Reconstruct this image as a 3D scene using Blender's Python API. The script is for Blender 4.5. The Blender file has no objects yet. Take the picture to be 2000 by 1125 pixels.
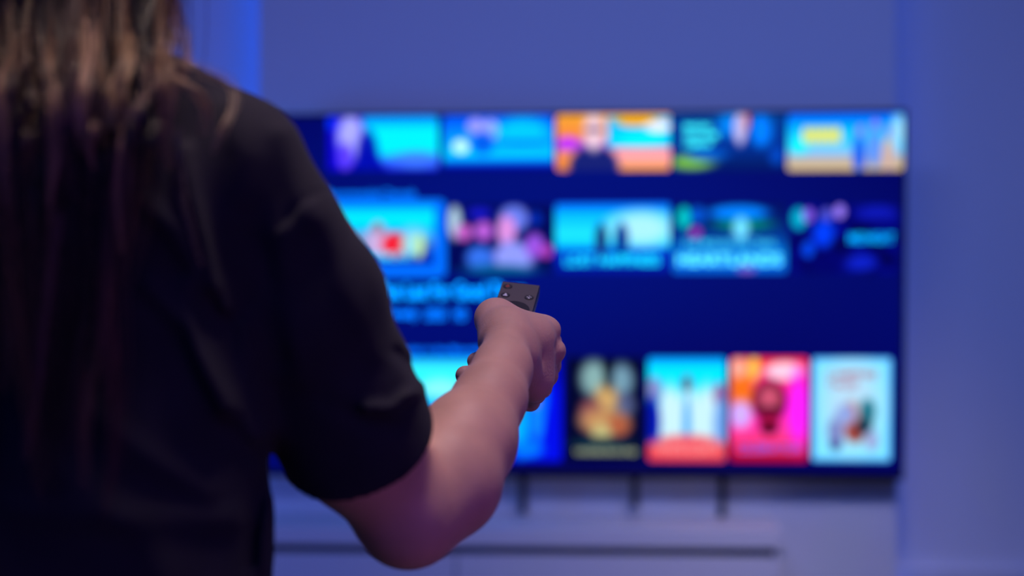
import bpy, math, random
import numpy as np
from mathutils import Vector, Matrix

random.seed(7)
RNG = np.random.default_rng(7)
C = bpy.context.scene.collection
R = math.radians

# ------------------------------------------------------------------ camera
CAM = Vector((0.0, 0.0, 1.17))
YAW, PITCH, FPX = R(3.8), R(1.0), 60 / 36 * 2000
cd = bpy.data.cameras.new('camera')
cam = bpy.data.objects.new('camera', cd)
C.objects.link(cam)
cam.location = CAM
cam.rotation_euler = (R(90) + PITCH, 0, YAW)
cd.sensor_width = 36
cd.lens = 60
cd.dof.use_dof = True
cd.dof.focus_distance = 1.53
cd.dof.aperture_fstop = 2.3
cd.clip_start = 0.05
bpy.context.scene.camera = cam

# ------------------------------------------------------------------ world, exposure
sc = bpy.context.scene
w = bpy.data.worlds.new('world')
sc.world = w
w.use_nodes = True
w.node_tree.nodes['Background'].inputs[0].default_value = (0.03, 0.03, 0.2, 1)
w.node_tree.nodes['Background'].inputs[1].default_value = 0.2
vs = sc.view_settings
vs.view_transform = 'Standard'
vs.look = 'None'
vs.exposure = 0
vs.gamma = 1
vs.use_curve_mapping = False


def area(name, loc, target, size, power, col, shape='DISK', spread=180):
    l = bpy.data.lights.new(name, 'AREA')
    l.shape = shape
    if shape == 'RECTANGLE':
        l.size, l.size_y = size
    else:
        l.size = size
    l.energy = power
    l.color = col
    l.spread = R(spread)
    o = bpy.data.objects.new(name, l)
    C.objects.link(o)
    o.location = loc
    o.rotation_euler = (Vector(target) - Vector(loc)).to_track_quat('-Z', 'Y').to_euler()
    return o


# warm ceiling downlights, blue room lighting, added fills without a fixture
area('warm_downlight', (0.04, 1.21, 2.44), (-0.04, 1.3, 1.0), 0.35, 1.95, (1.0, 0.76, 0.78), spread=75)
area('hair_fill_light', (-0.42, 0.96, 2.44), (-0.36, 1.08, 1.36), 0.12, 0.2, (1.0, 0.74, 0.56), spread=32)  # added fill that brightens the hair, no fixture of the room
area('console_downlight', (0.3, 1.75, 2.3), (0.25, 3.2, 0.65), 0.3, 0.40, (1.0, 0.84, 0.92), spread=38)
area('blue_room_light', (-0.2, -0.2, 2.44), (0.2, 2.6, 0.9), 1.6, 9, (0.07, 0.12, 1.0))
area('wall_fill_light', (0.25, 1.5, 2.35), (0.35, 3.43, 0.6), (1.8, 0.3), 8.0, (0.18, 0.27, 1.0), 'RECTANGLE', spread=110)  # added fill that lifts the wall and leaves the person's back dark
area('blue_left_light', (-1.9, 2.5, 1.2), (-0.6, 3.5, 1.1), 0.5, 2.6, (0.02, 0.17, 1.0), spread=120)
area('purple_fill_light', (1.5, 0.1, 0.9), (0.0, 1.4, 1.1), 0.8, 0.85, (0.50, 0.17, 0.85), spread=55)  # added purple fill for the dark side of arm and hand

# ------------------------------------------------------------------ helpers
UP = Vector((0, 0, 1))


def P(px, py, d):
    """camera-aligned level frame (x right, y ahead, z up): the point at depth d seen at px, py"""
    x = (px - 1000) / FPX * d
    v = (562.5 - py) / FPX * d
    return np.array((x, d * math.cos(PITCH) - v * math.sin(PITCH), CAM.z + d * math.sin(PITCH) + v * math.cos(PITCH)))


MY = np.array(((math.cos(YAW), -math.sin(YAW), 0), (math.sin(YAW), math.cos(YAW), 0), (0, 0, 1)))


def world_of(p):
    return np.asarray(p) @ MY.T


def W(px, py, d):
    return Vector(world_of(P(px, py, d)))


def s2l(c):
    c = np.asarray(c, dtype=float) / 255.0
    return np.where(c <= 0.04045, c / 12.92, ((c + 0.055) / 1.055) ** 2.4)


def mat(name, col, rough=0.5, metal=0.0, spec=0.5, bump=0.0, bscale=80, var=0.0, vscale=6, **kw):
    m = bpy.data.materials.new(name)
    m.use_nodes = True
    nt = m.node_tree
    b = nt.nodes['Principled BSDF']
    b.inputs['Base Color'].default_value = (*col, 1)
    b.inputs['Roughness'].default_value = rough
    b.inputs['Metallic'].default_value = metal
    b.inputs['Specular IOR Level'].default_value = spec
    for k, v in kw.items():
        b.inputs[k].default_value = v
    tc = nt.nodes.new('ShaderNodeTexCoord')
    if bump:
        n = nt.nodes.new('ShaderNodeTexNoise')
        n.inputs['Scale'].default_value = bscale
        n.inputs['Detail'].default_value = 4
        nt.links.new(tc.outputs['Object'], n.inputs['Vector'])
        bp = nt.nodes.new('ShaderNodeBump')
        bp.inputs['Strength'].default_value = bump
        bp.inputs['Distance'].default_value = 0.002
        nt.links.new(n.outputs['Fac'], bp.inputs['Height'])
        nt.links.new(bp.outputs['Normal'], b.inputs['Normal'])
    if var:
        n = nt.nodes.new('ShaderNodeTexNoise')
        n.inputs['Scale'].default_value = vscale
        n.inputs['Detail'].default_value = 3
        nt.links.new(tc.outputs['Object'], n.inputs['Vector'])
        r = nt.nodes.new('ShaderNodeValToRGB')
        r.color_ramp.elements[0].position = 0.3
        r.color_ramp.elements[1].position = 0.7
        r.color_ramp.elements[0].color = (*[c * (1 - var) for c in col], 1)
        r.color_ramp.elements[1].color = (*[min(1, c * (1 + var)) for c in col], 1)
        nt.links.new(n.outputs['Fac'], r.inputs['Fac'])
        nt.links.new(r.outputs['Color'], b.inputs['Base Color'])
    return m


def emis(name, col, strength=1.0, attr=None):
    m = bpy.data.materials.new(name)
    m.use_nodes = True
    nt = m.node_tree
    b = nt.nodes['Principled BSDF']
    b.inputs['Base Color'].default_value = (0.004, 0.004, 0.005, 1)
    b.inputs['Roughness'].default_value = 0.35
    b.inputs['Specular IOR Level'].default_value = 0.2
    b.inputs['Emission Color'].default_value = (*col, 1)
    b.inputs['Emission Strength'].default_value = strength
    if attr:
        a = nt.nodes.new('ShaderNodeAttribute')
        a.attribute_name = attr
        nt.links.new(a.outputs['Color'], b.inputs['Emission Color'])
    return m


def newmesh(name, verts, faces, m, parent=None, smooth=False, mats=None):
    me = bpy.data.meshes.new(name)
    me.from_pydata([tuple(v) for v in verts], [], [tuple(int(i) for i in f) for f in faces])
    me.update()
    me.materials.append(m)
    if smooth:
        me.polygons.foreach_set('use_smooth', [True] * len(me.polygons))
    o = bpy.data.objects.new(name, me)
    C.objects.link(o)
    if parent:
        o.parent = parent
    return o


def tag(o, label=None, cat=None, group=None, kind=None):
    if label: o['label'] = label
    if cat: o['category'] = cat
    if group: o['group'] = group
    if kind: o['kind'] = kind
    return o


def boxmesh(lo, hi, bev=0.0):
    import bmesh
    bm = bmesh.new()
    bmesh.ops.create_cube(bm, size=1)
    for v in bm.verts:
        v.co = Vector([(lo[i] + hi[i]) / 2 + v.co[i] * (hi[i] - lo[i]) for i in range(3)])
    if bev:
        bmesh.ops.bevel(bm, geom=bm.edges[:], offset=bev, segments=3, affect='EDGES', profile=0.7)
    return bm


def bmobj(name, bm, m, parent=None, smooth=False):
    me = bpy.data.meshes.new(name)
    bm.to_mesh(me)
    bm.free()
    me.materials.append(m)
    if smooth:
        me.polygons.foreach_set('use_smooth', [True] * len(me.polygons))
    o = bpy.data.objects.new(name, me)
    C.objects.link(o)
    if parent: o.parent = parent
    return o


def box(name, lo, hi, m, parent=None, bev=0.0):
    return bmobj(name, boxmesh(lo, hi, bev), m, parent)


def empty(name, loc, rot=(0, 0, 0)):
    o = bpy.data.objects.new(name, None)
    C.objects.link(o)
    o.location = loc
    o.rotation_euler = rot
    return o


def struct(name, lo, hi, m, bev=0.0):
    return tag(box(name, lo, hi, m, bev=bev), kind='structure')


# ------------------------------------------------------------------ materials
M_wall = mat('wall_paint', (0.80, 0.79, 0.80), 0.75, spec=0.25, bump=0.25, bscale=120)
M_ceil = mat('ceiling_paint', (0.75, 0.75, 0.75), 0.85)
M_floor = mat('floor_boards', (0.22, 0.17, 0.14), 0.45, var=0.2, vscale=4)
M_white = mat('white_lacquer', (0.80, 0.77, 0.76), 0.42, spec=0.4)
M_gap = mat('recess_shade', (0.10, 0.11, 0.14), 0.6)  # shade inside the console's recesses, put into the colour
M_black = mat('black_plastic', (0.012, 0.012, 0.014), 0.4)
M_tv = mat('tv_casing', (0.008, 0.008, 0.01), 0.35)
M_strip = emis('blue_led', (0.01, 0.10, 1.0), 9.0)

# ------------------------------------------------------------------ room
YP, YA = 3.355, 3.485          # face of the projecting panel wall, back of the alcoves
ZC = 2.5
pl, pr = -0.262, 0.0         # set below from the picture's panel edges


def x_on_plane(px, py, y):
    """world x where the sight line through px, py meets the vertical plane at y"""
    r = np.array(W(px, py, 1.0)) - np.array(CAM)
    t = y / r[1]
    return CAM.x + r[0] * t, CAM.z + r[2] * t


pl = x_on_plane(506, 100, YP)[0]
pr = x_on_plane(1750, 600, YP)[0]
struct('floor', (-2.4, -2.2, -0.1), (2.5, YA, 0), M_floor)
struct('ceiling', (-2.4, -2.2, ZC), (2.5, YA, ZC + 0.1), M_ceil)
struct('wall_front', (-2.4, YA, 0), (2.5, YA + 0.1, ZC), M_wall)
struct('wall_panel', (pl, YP, 0), (pr, YA, ZC), M_wall)
struct('wall_left', (-2.5, -2.2, 0), (-2.4, YA, ZC), M_wall)
struct('wall_right', (2.5, -2.2, 0), (2.6, YA, ZC), M_wall)
struct('wall_back', (-2.4, -2.3, 0), (2.5, -2.2, ZC), M_wall)
zt = x_on_plane(1880, 1108, YA)[1]
struct('trim_1', (pr, YA - 0.018, 0), (2.5, YA, zt), M_wall, bev=0.003)
struct('baseboard_front', (pl, YP - 0.014, 0), (pr, YP, 0.09), M_white)

# LED strips tucked along both sides of the projecting panel
for sx, x, e in ((-1, pl, 5.0), (1, pr, 1.6)):
    m = emis('blue_led', (0.004, 0.09, 1.0), e)
    o = box('led_strip', (x - 0.006 if sx < 0 else x + 0.001, YA - 0.05, 0.3),
            (x - 0.001 if sx < 0 else x + 0.006, YA - 0.035, 2.45), m)
    tag(o, 'blue light strip glowing along the %s side of the projecting wall panel' % ('left' if sx < 0 else 'right'),
        'light strip')

# ------------------------------------------------------------------ television
D0 = 3.27
tvc = W(1133, 574, D0)
TILT = R(4.5)
tv = empty('television', tvc, (TILT, 0, 0))
tag(tv, 'large flat television on the wall showing a blue streaming menu', 'television')
Mtv = Matrix.Translation(tvc) @ Matrix.Rotation(TILT, 4, 'X')
Minv = Mtv.inverted()


def scr(px, py):
    """point of the screen plane (television coordinates) seen at px, py"""
    o = Minv @ CAM
    p = Minv @ W(px, py, 1.0)
    r = p - o
    t = -o.y / r.y
    q = o + r * t
    return q.x, q.z


tx0, tz0 = scr(496, 574)[0], scr(1133, 933)[1]
tx1, tz1 = scr(1768, 574)[0], scr(1133, 218)[1]
tx0 = tx1 - (tz1 - tz0) * 1.765
bz = 0.006
box('housing', (tx0, 0.0015, tz0), (tx1, 0.038, tz1), M_tv, tv, bev=0.004)
box('rear_bulge', (tx0 + 0.2, 0.034, tz0 + 0.05), (tx1 - 0.2, 0.062, tz1 - 0.25), M_tv, tv, bev=0.008)
import bmesh
bm = bmesh.new()
for lo, hi in (((tx0, -0.003, tz0), (tx1, 0.004, tz0 + 0.011)), ((tx0, -0.003, tz1 - bz), (tx1, 0.004, tz1)),
               ((tx0, -0.003, tz0), (tx0 + bz, 0.004, tz1)), ((tx1 - bz, -0.003, tz0), (tx1, 0.004, tz1))):
    b2 = boxmesh(lo, hi)
    me = bpy.data.meshes.new('t')
    b2.to_mesh(me)
    b2.free()
    bm.from_mesh(me)
    bpy.data.meshes.remove(me)
bmobj('bezel', bm, M_tv, tv)
SX0, SX1, SZ0, SZ1 = tx0 + bz, tx1 - bz, tz0 + 0.011, tz1 - bz

M_ui = emis('screen_picture', (1, 1, 1), 1.15, attr='picture')


def grid_mesh(name, x0, x1, z0, z1, nx, nz, y, paint, parent, radius=0.0, m=None):
    """flat patch of the lit screen; paint(u, v) -> rgb 0..255, u right, v down, both 0..1"""
    u, v = np.meshgrid(np.linspace(0, 1, nx), np.linspace(0, 1, nz))
    col = s2l(np.clip(paint(u.ravel(), v.ravel()), 0, 255))
    X = x0 + (x1 - x0) * u.ravel()
    Z = z1 - (z1 - z0) * v.ravel()
    if radius:
        # pull the corners in to a rounded outline
        cx, cz, hx, hz = (x0 + x1) / 2, (z0 + z1) / 2, (x1 - x0) / 2, (z1 - z0) / 2
        qx, qz = np.abs(X - cx) - (hx - radius), np.abs(Z - cz) - (hz - radius)
        both = (qx > 0) & (qz > 0)
        mx = np.where(both, np.maximum(qx, qz), 1)
        ln = np.where(both, np.hypot(qx, qz), 1)
        k = mx / ln
        X = np.where(both, cx + np.sign(X - cx) * (hx - radius + qx * k), X)
        Z = np.where(both, cz + np.sign(Z - cz) * (hz - radius + qz * k), Z)
    verts = np.stack([X, np.full_like(X, y), Z], 1)
    i = np.arange(nx * nz).reshape(nz, nx)
    f = np.stack([i[1:, :-1].ravel(), i[1:, 1:].ravel(), i[:-1, 1:].ravel(), i[:-1, :-1].ravel()], 1)
    o = newmesh(name, verts, f, m or M_ui, parent)
    a = o.data.color_attributes.new('picture', 'FLOAT_COLOR', 'POINT')
    a.data.foreach_set('color', np.concatenate([col, np.ones((len(col), 1))], 1).ravel())
    return o


def mixc(c, new, a):
    a = np.clip(a, 0, 1)[:, None]
    return c * (1 - a) + np.array(new, float) * a


def ell(c, u, v, cx, cy, rx, ry, col, soft=0.25, a=1.0):
    d = np.sqrt(((u - cx) / rx) ** 2 + ((v - cy) / ry) ** 2)
    return mixc(c, col, a * np.clip((1 - d) / soft + 0.5, 0, 1))


def rct(c, u, v, x0, y0, x1, y1, col, a=1.0):
    return mixc(c, col, a * ((u >= x0) & (u <= x1) & (v >= y0) & (v <= y1)))


def vert(u, v, stops):
    ys = [s[0] for s in stops]
    return np.stack([np.interp(v, ys, [s[1][k] for s in stops]) for k in range(3)], 1)


def noise(u, v, f, seed):
    r = np.random.default_rng(seed)
    s = np.zeros_like(u)
    for _ in range(5):
        a, b, p = r.uniform(-f, f), r.uniform(-f, f), r.uniform(0, 6.3)
        s += np.sin(a * u + b * v + p)
    return s / 5


def paint_bg(u, v):
    c = np.zeros((len(u), 3)) + (0, 2, 92)
    n = noise(u, v, 7, 3)[:, None]
    c = c + n * np.array((0, 10, 22.0))
    c = ell(c, u, v, 0.45, 0.3, 0.5, 0.4, (0, 14, 118), 1.2, 0.8)
    return c


screen = grid_mesh('screen', SX0, SX1, SZ0, SZ1, 80, 45, -0.0002, paint_bg, tv)


def tile(name, px0, py0, px1, py1, paint, r=0.006, y=-0.0008, label=None, step=2.2):
    a0, b1 = scr(px0, py0)
    a1, b0 = scr(px1, py1)
    a0b, _ = scr(px0, py1)
    o = grid_mesh(name, max((a0 + a0b) / 2, SX0), min(a1, SX1), b0, min(b1, SZ1), int((px1 - px0) / step) + 2, int((py1 - py0) / step) + 2,
                  y, paint, screen, radius=r)
    if label: o['label'] = label
    return o


def caption(text, px0, py0, px1, py1, col, y=-0.0014, strength=1.3):
    cu = bpy.data.curves.new('caption', 'FONT')
    cu.body = text
    cu.size = 1
    cu.offset = 0.021
    o = bpy.data.objects.new('caption', cu)
    C.objects.link(o)
    dg = bpy.context.evaluated_depsgraph_get()
    me = bpy.data.meshes.new_from_object(o.evaluated_get(dg))
    bpy.data.objects.remove(o)
    n = len(me.vertices)
    co = np.empty(n * 3)
    me.vertices.foreach_get('co', co)
    co = co.reshape(-1, 3)
    lo, hi = co.min(0), co.max(0)
    a0, b1 = scr(px0, py0)
    a1, b0 = scr(px1, py1)
    out = np.empty_like(co)
    out[:, 0] = a0 + (co[:, 0] - lo[0]) / (hi[0] - lo[0]) * (a1 - a0)
    out[:, 2] = b0 + (co[:, 1] - lo[1]) / (hi[1] - lo[1]) * (b1 - b0)
    out[:, 1] = y
    me.vertices.foreach_set('co', out.ravel())
    me.materials.clear()
    me.materials.append(emis('caption_light', tuple(s2l(col)), strength))
    o = bpy.data.objects.new('caption', me)
    C.objects.link(o)
    o.parent = screen
    return o


# --- top row of programme tiles
def t11(u, v):
    c = vert(u, v, ((0, (0, 120, 255)), (0.25, (0, 235, 255)), (0.65, (0, 235, 255)), (0.85, (50, 90, 255)), (1, (20, 30, 220))))
    c = mixc(c, (10, 0, 200), (u < 0.33) * 1.0)
    c = mixc(c, (0, 0, 170), np.clip((0.33 + (v - 0.3) * 0.35 - u) * 14, 0, 1) * (v > 0.25) * (u > 0.18))
    c = ell(c, u, v, 0.21, 0.38, 0.12, 0.42, (165, 165, 255), 0.5)
    c = ell(c, u, v, 0.16, 0.75, 0.07, 0.25, (90, 60, 250), 0.6)
    c = ell(c, u, v, 0.03, 0.12, 0.05, 0.12, (0, 40, 255), 0.3)
    c = ell(c, u, v, 0.36, 0.75, 0.1, 0.5, (0, 10, 170), 0.4, 0.9)
    return ell(c, u, v, 0.8, 0.8, 0.2, 0.14, (60, 120, 255), 0.8)


def t12(u, v):
    c = vert(u, v, ((0, (0, 70, 240)), (0.3, (0, 130, 255)), (0.75, (0, 200, 255)), (0.87, (0, 60, 230)), (0.95, (0, 0, 130)), (1, (0, 0, 120))))
    c = ell(c, u, v, 0.72, 0.3, 0.24, 0.25, (0, 190, 255), 0.8)
    c = ell(c, u, v, 0.3, 0.2, 0.08, 0.16, (150, 150, 255), 0.4)
    c = ell(c, u, v, 0.43, 0.26, 0.07, 0.2, (150, 160, 255), 0.4)
    c = ell(c, u, v, 0.36, 0.5, 0.1, 0.2, (0, 90, 230), 0.6)
    c = ell(c, u, v, 0.16, 0.56, 0.07, 0.12, (200, 255, 255), 0.5)
    return ell(c, u, v, 0.72, 0.5, 0.2, 0.03, (0, 60, 200), 0.8)


def t13(u, v):
    c = vert(u, v, ((0, (235, 160, 40)), (0.4, (240, 130, 60)), (0.55, (140, 60, 240)), (0.7, (245, 140, 90)), (1, (230, 130, 30))))
    c = mixc(c, (0, 190, 255), (u > 0.45) * (v < 0.6) * (v > 0.05))
    c = ell(c, u, v, 0.7, 0.12, 0.18, 0.1, (240, 170, 20), 0.5)
    c = ell(c, u, v, 0.9, 0.22, 0.12, 0.1, (240, 240, 255), 0.6)
    c = ell(c, u, v, 0.75, 0.45, 0.25, 0.12, (0, 240, 255), 0.7)
    c = mixc(c, (250, 160, 160), (u > 0.45) * (v > 0.6))
    c = mixc(c, (240, 150, 20), (u > 0.55) * (v > 0.88))
    c = ell(c, u, v, 0.33, 0.95, 0.22, 0.4, (20, 30, 110), 0.25)
    c = ell(c, u, v, 0.33, 0.3, 0.09, 0.34, (235, 200, 215), 0.5)
    c = ell(c, u, v, 0.33, 0.27, 0.08, 0.05, (110, 60, 90), 0.8)
    return ell(c, u, v, 0.1, 0.5, 0.09, 0.1, (190, 40, 255), 0.7)


def t14(u, v):
    c = vert(u, v, ((0, (0, 60, 140)), (0.5, (0, 50, 150)), (1, (0, 20, 90))))
    c = ell(c, u, v, 0.16, 0.85, 0.2, 0.12, (120, 190, 60), 0.8)
    c = ell(c, u, v, 0.3, 0.72, 0.18, 0.1, (0, 90, 200), 0.8)
    c = ell(c, u, v, 0.5, 0.2, 0.1, 0.2, (0, 130, 240), 0.8)
    c = ell(c, u, v, 0.6, 0.25, 0.055, 0.3, (190, 180, 230), 0.5)
    c = ell(c, u, v, 0.66, 0.1, 0.02, 0.2, (200, 90, 60), 0.5)
    c = ell(c, u, v, 0.79, 0.3, 0.09, 0.28, (0, 125, 255), 0.6)
    return ell(c, u, v, 0.93, 0.75, 0.06, 0.15, (0, 70, 190), 0.8)


def t15(u, v):
    c = vert(u, v, ((0, (0, 90, 255)), (0.3, (0, 190, 255)), (0.68, (120, 200, 255)), (0.75, (170, 170, 190)), (1, (215, 180, 110))))
    c = ell(c, u, v, 0.1, 0.55, 0.08, 0.15, (0, 240, 255), 0.9)
    for k in range(6):
        c = ell(c, u, v, 0.16 + 0.055 * k, 0.38, 0.03, 0.16, (225, 225, 110), 0.6)
    for k, (x, h) in enumerate(((0.62, 0.5), (0.75, 0.4), (0.87, 0.52))):
        c = ell(c, u, v, x, h + 0.22, 0.055, 0.34, ((20, 90, 230), (90, 140, 240), (200, 170, 160))[k], 0.5)
        c = ell(c, u, v, x + 0.01, h - 0.2, 0.035, 0.1, (130, 110, 220), 0.5)
    c = ell(c, u, v, 0.96, 0.3, 0.06, 0.3, (150, 220, 255), 0.9)
    return c


for q in ((640, 856, t11, 'dark figure at the left of a cyan sky'), (866, 1081, t12, 'azure scene with two pale heads'),
          (1087, 1309, t13, 'orange and cyan scene around a bearded face'), (1316, 1532, t14, 'dark scene with pale blue lettering'),
          (1538, 1767, t15, 'beach scene under a blue sky')):
    tile('programme_tile', q[0], 223, q[1], 332, q[2], label=q[3])


# --- middle row
def t21(u, v):
    c = vert(u, v, ((0, (0, 140, 255)), (0.2, (0, 240, 255)), (0.42, (0, 190, 250)), (0.6, (70, 120, 190)), (0.8, (0, 60, 190)), (1, (0, 20, 160))))
    c = ell(c, u, v, 0.8, 0.52, 0.14, 0.16, (90, 200, 255), 0.8)
    c = ell(c, u, v, 0.45, 0.62, 0.14, 0.24, (200, 170, 220), 0.5)
    c = ell(c, u, v, 0.45, 0.38, 0.05, 0.1, (150, 110, 130), 0.5)
    c = ell(c, u, v, 0.62, 0.66, 0.13, 0.2, (235, 30, 50), 0.4)
    c = ell(c, u, v, 0.08, 0.6, 0.08, 0.24, (230, 40, 60), 0.4)
    c = ell(c, u, v, 0.25, 0.62, 0.1, 0.16, (120, 150, 200), 0.6)
    c = ell(c, u, v, 0.85, 0.68, 0.05, 0.2, (200, 230, 120), 0.6)
    return ell(c, u, v, 0.76, 0.66, 0.08, 0.2, (150, 220, 230), 0.7)


def t22(u, v):
    c = np.zeros((len(u), 3)) + (0, 5, 80)
    c = ell(c, u, v, 0.06, 0.25, 0.06, 0.25, (170, 200, 220), 0.5)
    c = ell(c, u, v, 0.15, 0.4, 0.08, 0.12, (190, 90, 190), 0.5)
    c = ell(c, u, v, 0.34, 0.38, 0.09, 0.14, (180, 90, 210), 0.5)
    c = ell(c, u, v, 0.3, 0.12, 0.12, 0.08, (20, 20, 190), 0.6)
    c = ell(c, u, v, 0.63, 0.2, 0.14, 0.2, (100, 120, 230), 0.4)
    c = ell(c, u, v, 0.56, 0.38, 0.09, 0.22, (215, 140, 220), 0.4)
    c = ell(c, u, v, 0.62, 0.78, 0.2, 0.25, (140, 150, 245), 0.5)
    c = ell(c, u, v, 0.3, 0.78, 0.13, 0.18, (50, 110, 230), 0.5)
    c = ell(c, u, v, 0.83, 0.6, 0.09, 0.18, (150, 80, 220), 0.5)
    c = ell(c, u, v, 0.94, 0.68, 0.06, 0.1, (170, 60, 180), 0.5)
    c = ell(c, u, v, 0.84, 0.2, 0.06, 0.1, (0, 40, 170), 0.5)
    return ell(c, u, v, 0.5, 0.98, 0.36, 0.1, (0, 90, 140), 0.8)


def t23(u, v):
    c = vert(u, v, ((0, (0, 90, 255)), (0.15, (0, 180, 255)), (0.45, (30, 225, 255)), (0.62, (0, 190, 255)), (0.68, (0, 40, 200)), (1, (0, 20, 150))))
    c = mixc(c, (165, 235, 255), np.clip(1.2 - ((u - 0.75) / 0.35) ** 2 - ((v - 0.36) / 0.3) ** 2, 0, 1) * (v < 0.66))
    c = ell(c, u, v, 0.4, 0.52, 0.055, 0.24, (20, 40, 110), 0.4)
    c = ell(c, u, v, 0.58, 0.52, 0.06, 0.24, (0, 50, 140), 0.4)
    return c


def t24(u, v):
    c = vert(u, v, ((0, (0, 10, 90)), (0.3, (0, 30, 110)), (0.5, (0, 60, 150)), (0.75, (0, 130, 230)), (1, (0, 90, 220))))
    c = ell(c, u, v, 0.1, 0.2, 0.06, 0.16, (0, 190, 190), 0.3)
    c = ell(c, u, v, 0.22, 0.16, 0.07, 0.12, (0, 80, 200), 0.5)
    c = ell(c, u, v, 0.58, 0.13, 0.26, 0.1, (0, 130, 255), 0.5)
    c = ell(c, u, v, 0.62, 0.3, 0.27, 0.08, (0, 120, 110), 0.6)
    c = ell(c, u, v, 0.6, 0.36, 0.07, 0.16, (110, 220, 255), 0.6)
    c = ell(c, u, v, 0.2, 0.42, 0.05, 0.08, (150, 50, 170), 0.5)
    c = ell(c, u, v, 0.65, 0.95, 0.08, 0.05, (120, 90, 210), 0.7)
    return c


def t25(u, v):
    c = np.zeros((len(u), 3)) + (0, 0, 110)
    c = c + noise(u, v, 22, 9)[:, None] * np.array((0, 12, 60.0))
    c = ell(c, u, v, 0.07, 0.2, 0.07, 0.16, (0, 170, 200), 0.3)
    c = ell(c, u, v, 0.16, 0.15, 0.05, 0.1, (130, 90, 230), 0.4)
    c = ell(c, u, v, 0.33, 0.15, 0.06, 0.1, (80, 80, 200), 0.4)
    c = ell(c, u, v, 0.45, 0.1, 0.05, 0.1, (150, 120, 245), 0.3)
    c = ell(c, u, v, 0.3, 0.42, 0.1, 0.2, (0, 60, 240), 0.6)
    c = ell(c, u, v, 0.16, 0.65, 0.05, 0.12, (0, 70, 230), 0.3)
    c = ell(c, u, v, 0.8, 0.12, 0.2, 0.12, (10, 20, 170), 0.8)
    return ell(c, u, v, 0.65, 0.85, 0.14, 0.12, (10, 30, 190), 0.7)


def focus(u, v):
    return np.zeros((len(u), 3)) + (0, 110, 255)


tile('selection_frame', 627, 391, 871, 541, focus, 0.012, y=-0.0005, label='light blue outline around the selected picture')
tile('programme_tile', 648, 400, 849, 518, t21, 0.003, label='cyan sky over a person in red')
for q in ((876, 1079, t22, 'dark scene with a face and pale shirt', 401), (1085, 1308, t23, 'two dark figures before a bright cyan sky', 398),
          (1314, 1536, t24, 'dark green scene above a pale title', 398), (1545, 1755, t25, 'deep blue crowd of faces', 400)):
    tile('programme_tile', q[0], q[4], q[1], 533, q[2], 0.006, label=q[3])


# --- bottom row of posters
def p1(u, v):
    c = vert(u, v, ((0, (0, 150, 255)), (0.1, (60, 240, 255)), (0.3, (0, 240, 255)), (0.6, (0, 120, 255)), (1, (0, 20, 190))))
    return ell(c, u, v, 0.5, 0.3, 0.3, 0.1, (130, 240, 255), 0.8)


def p2(u, v):
    c = np.zeros((len(u), 3)) + (0, 10, 225)
    c = ell(c, u, v, 0.45, 0.1, 0.5, 0.25, (0, 0, 150), 0.6)
    c = ell(c, u, v, 0.72, 0.35, 0.1, 0.25, (0, 110, 255), 0.6)
    c = ell(c, u, v, 0.47, 0.62, 0.1, 0.32, (0, 175, 255), 0.6)
    c = ell(c, u, v, 0.68, 0.6, 0.09, 0.22, (10, 130, 255), 0.6)
    c = ell(c, u, v, 0.66, 0.42, 0.05, 0.06, (120, 110, 255), 0.6)
    return ell(c, u, v, 0.55, 0.88, 0.2, 0.08, (0, 120, 255), 0.7)


def p3(u, v):
    c = np.zeros((len(u), 3)) + (0, 3, 40)
    for (x, y, rx, ry, col) in ((0.36, 0.2, 0.17, 0.17, (130, 170, 170)), (0.72, 0.22, 0.15, 0.16, (110, 150, 170)),
                                (0.74, 0.46, 0.15, 0.12, (80, 90, 130)), (0.52, 0.4, 0.15, 0.14, (200, 160, 100)),
                                (0.32, 0.55, 0.15, 0.15, (140, 80, 80)), (0.5, 0.62, 0.3, 0.12, (190, 140, 90)),
                                (0.68, 0.66, 0.15, 0.1, (170, 90, 60)), (0.46, 0.74, 0.13, 0.1, (190, 180, 120)), (0.46, 0.84, 0.4, 0.07, (10, 45, 60))):
        c = ell(c, u, v, x, y, rx, ry, col, 0.7)
    c = ell(c, u, v, 0.55, 0.1, 0.06, 0.2, (0, 2, 20), 0.6)
    return c


def p4(u, v):
    c = vert(u, v, ((0, (0, 130, 255)), (0.1, (0, 225, 255)), (0.35, (0, 225, 255)), (0.6, (60, 200, 245)), (1, (0, 80, 200))))
    for x in (0.26, 0.5, 0.74):
        c = ell(c, u, v, x + 0.02, 0.6, 0.16, 0.34, (195, 235, 245), 0.5)
    c = ell(c, u, v, 0.5, 0.66, 0.05, 0.3, (60, 160, 235), 0.6)
    c = ell(c, u, v, 0.08, 0.32, 0.1, 0.13, (130, 140, 200), 0.4)
    c = ell(c, u, v, 0.06, 0.62, 0.1, 0.24, (0, 20, 170), 0.4)
    c = ell(c, u, v, 0.92, 0.36, 0.08, 0.12, (150, 100, 160), 0.4)
    c = ell(c, u, v, 0.94, 0.65, 0.1, 0.25, (110, 160, 230), 0.5)
    c = ell(c, u, v, 0.5, 0.25, 0.06, 0.08, (90, 70, 110), 0.4)
    c = mixc(c, (240, 60, 70), (v > 0.83) * 0.95)
    return ell(c, u, v, 0.5, 0.84, 0.45, 0.09, (235, 85, 100), 0.6)


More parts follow.
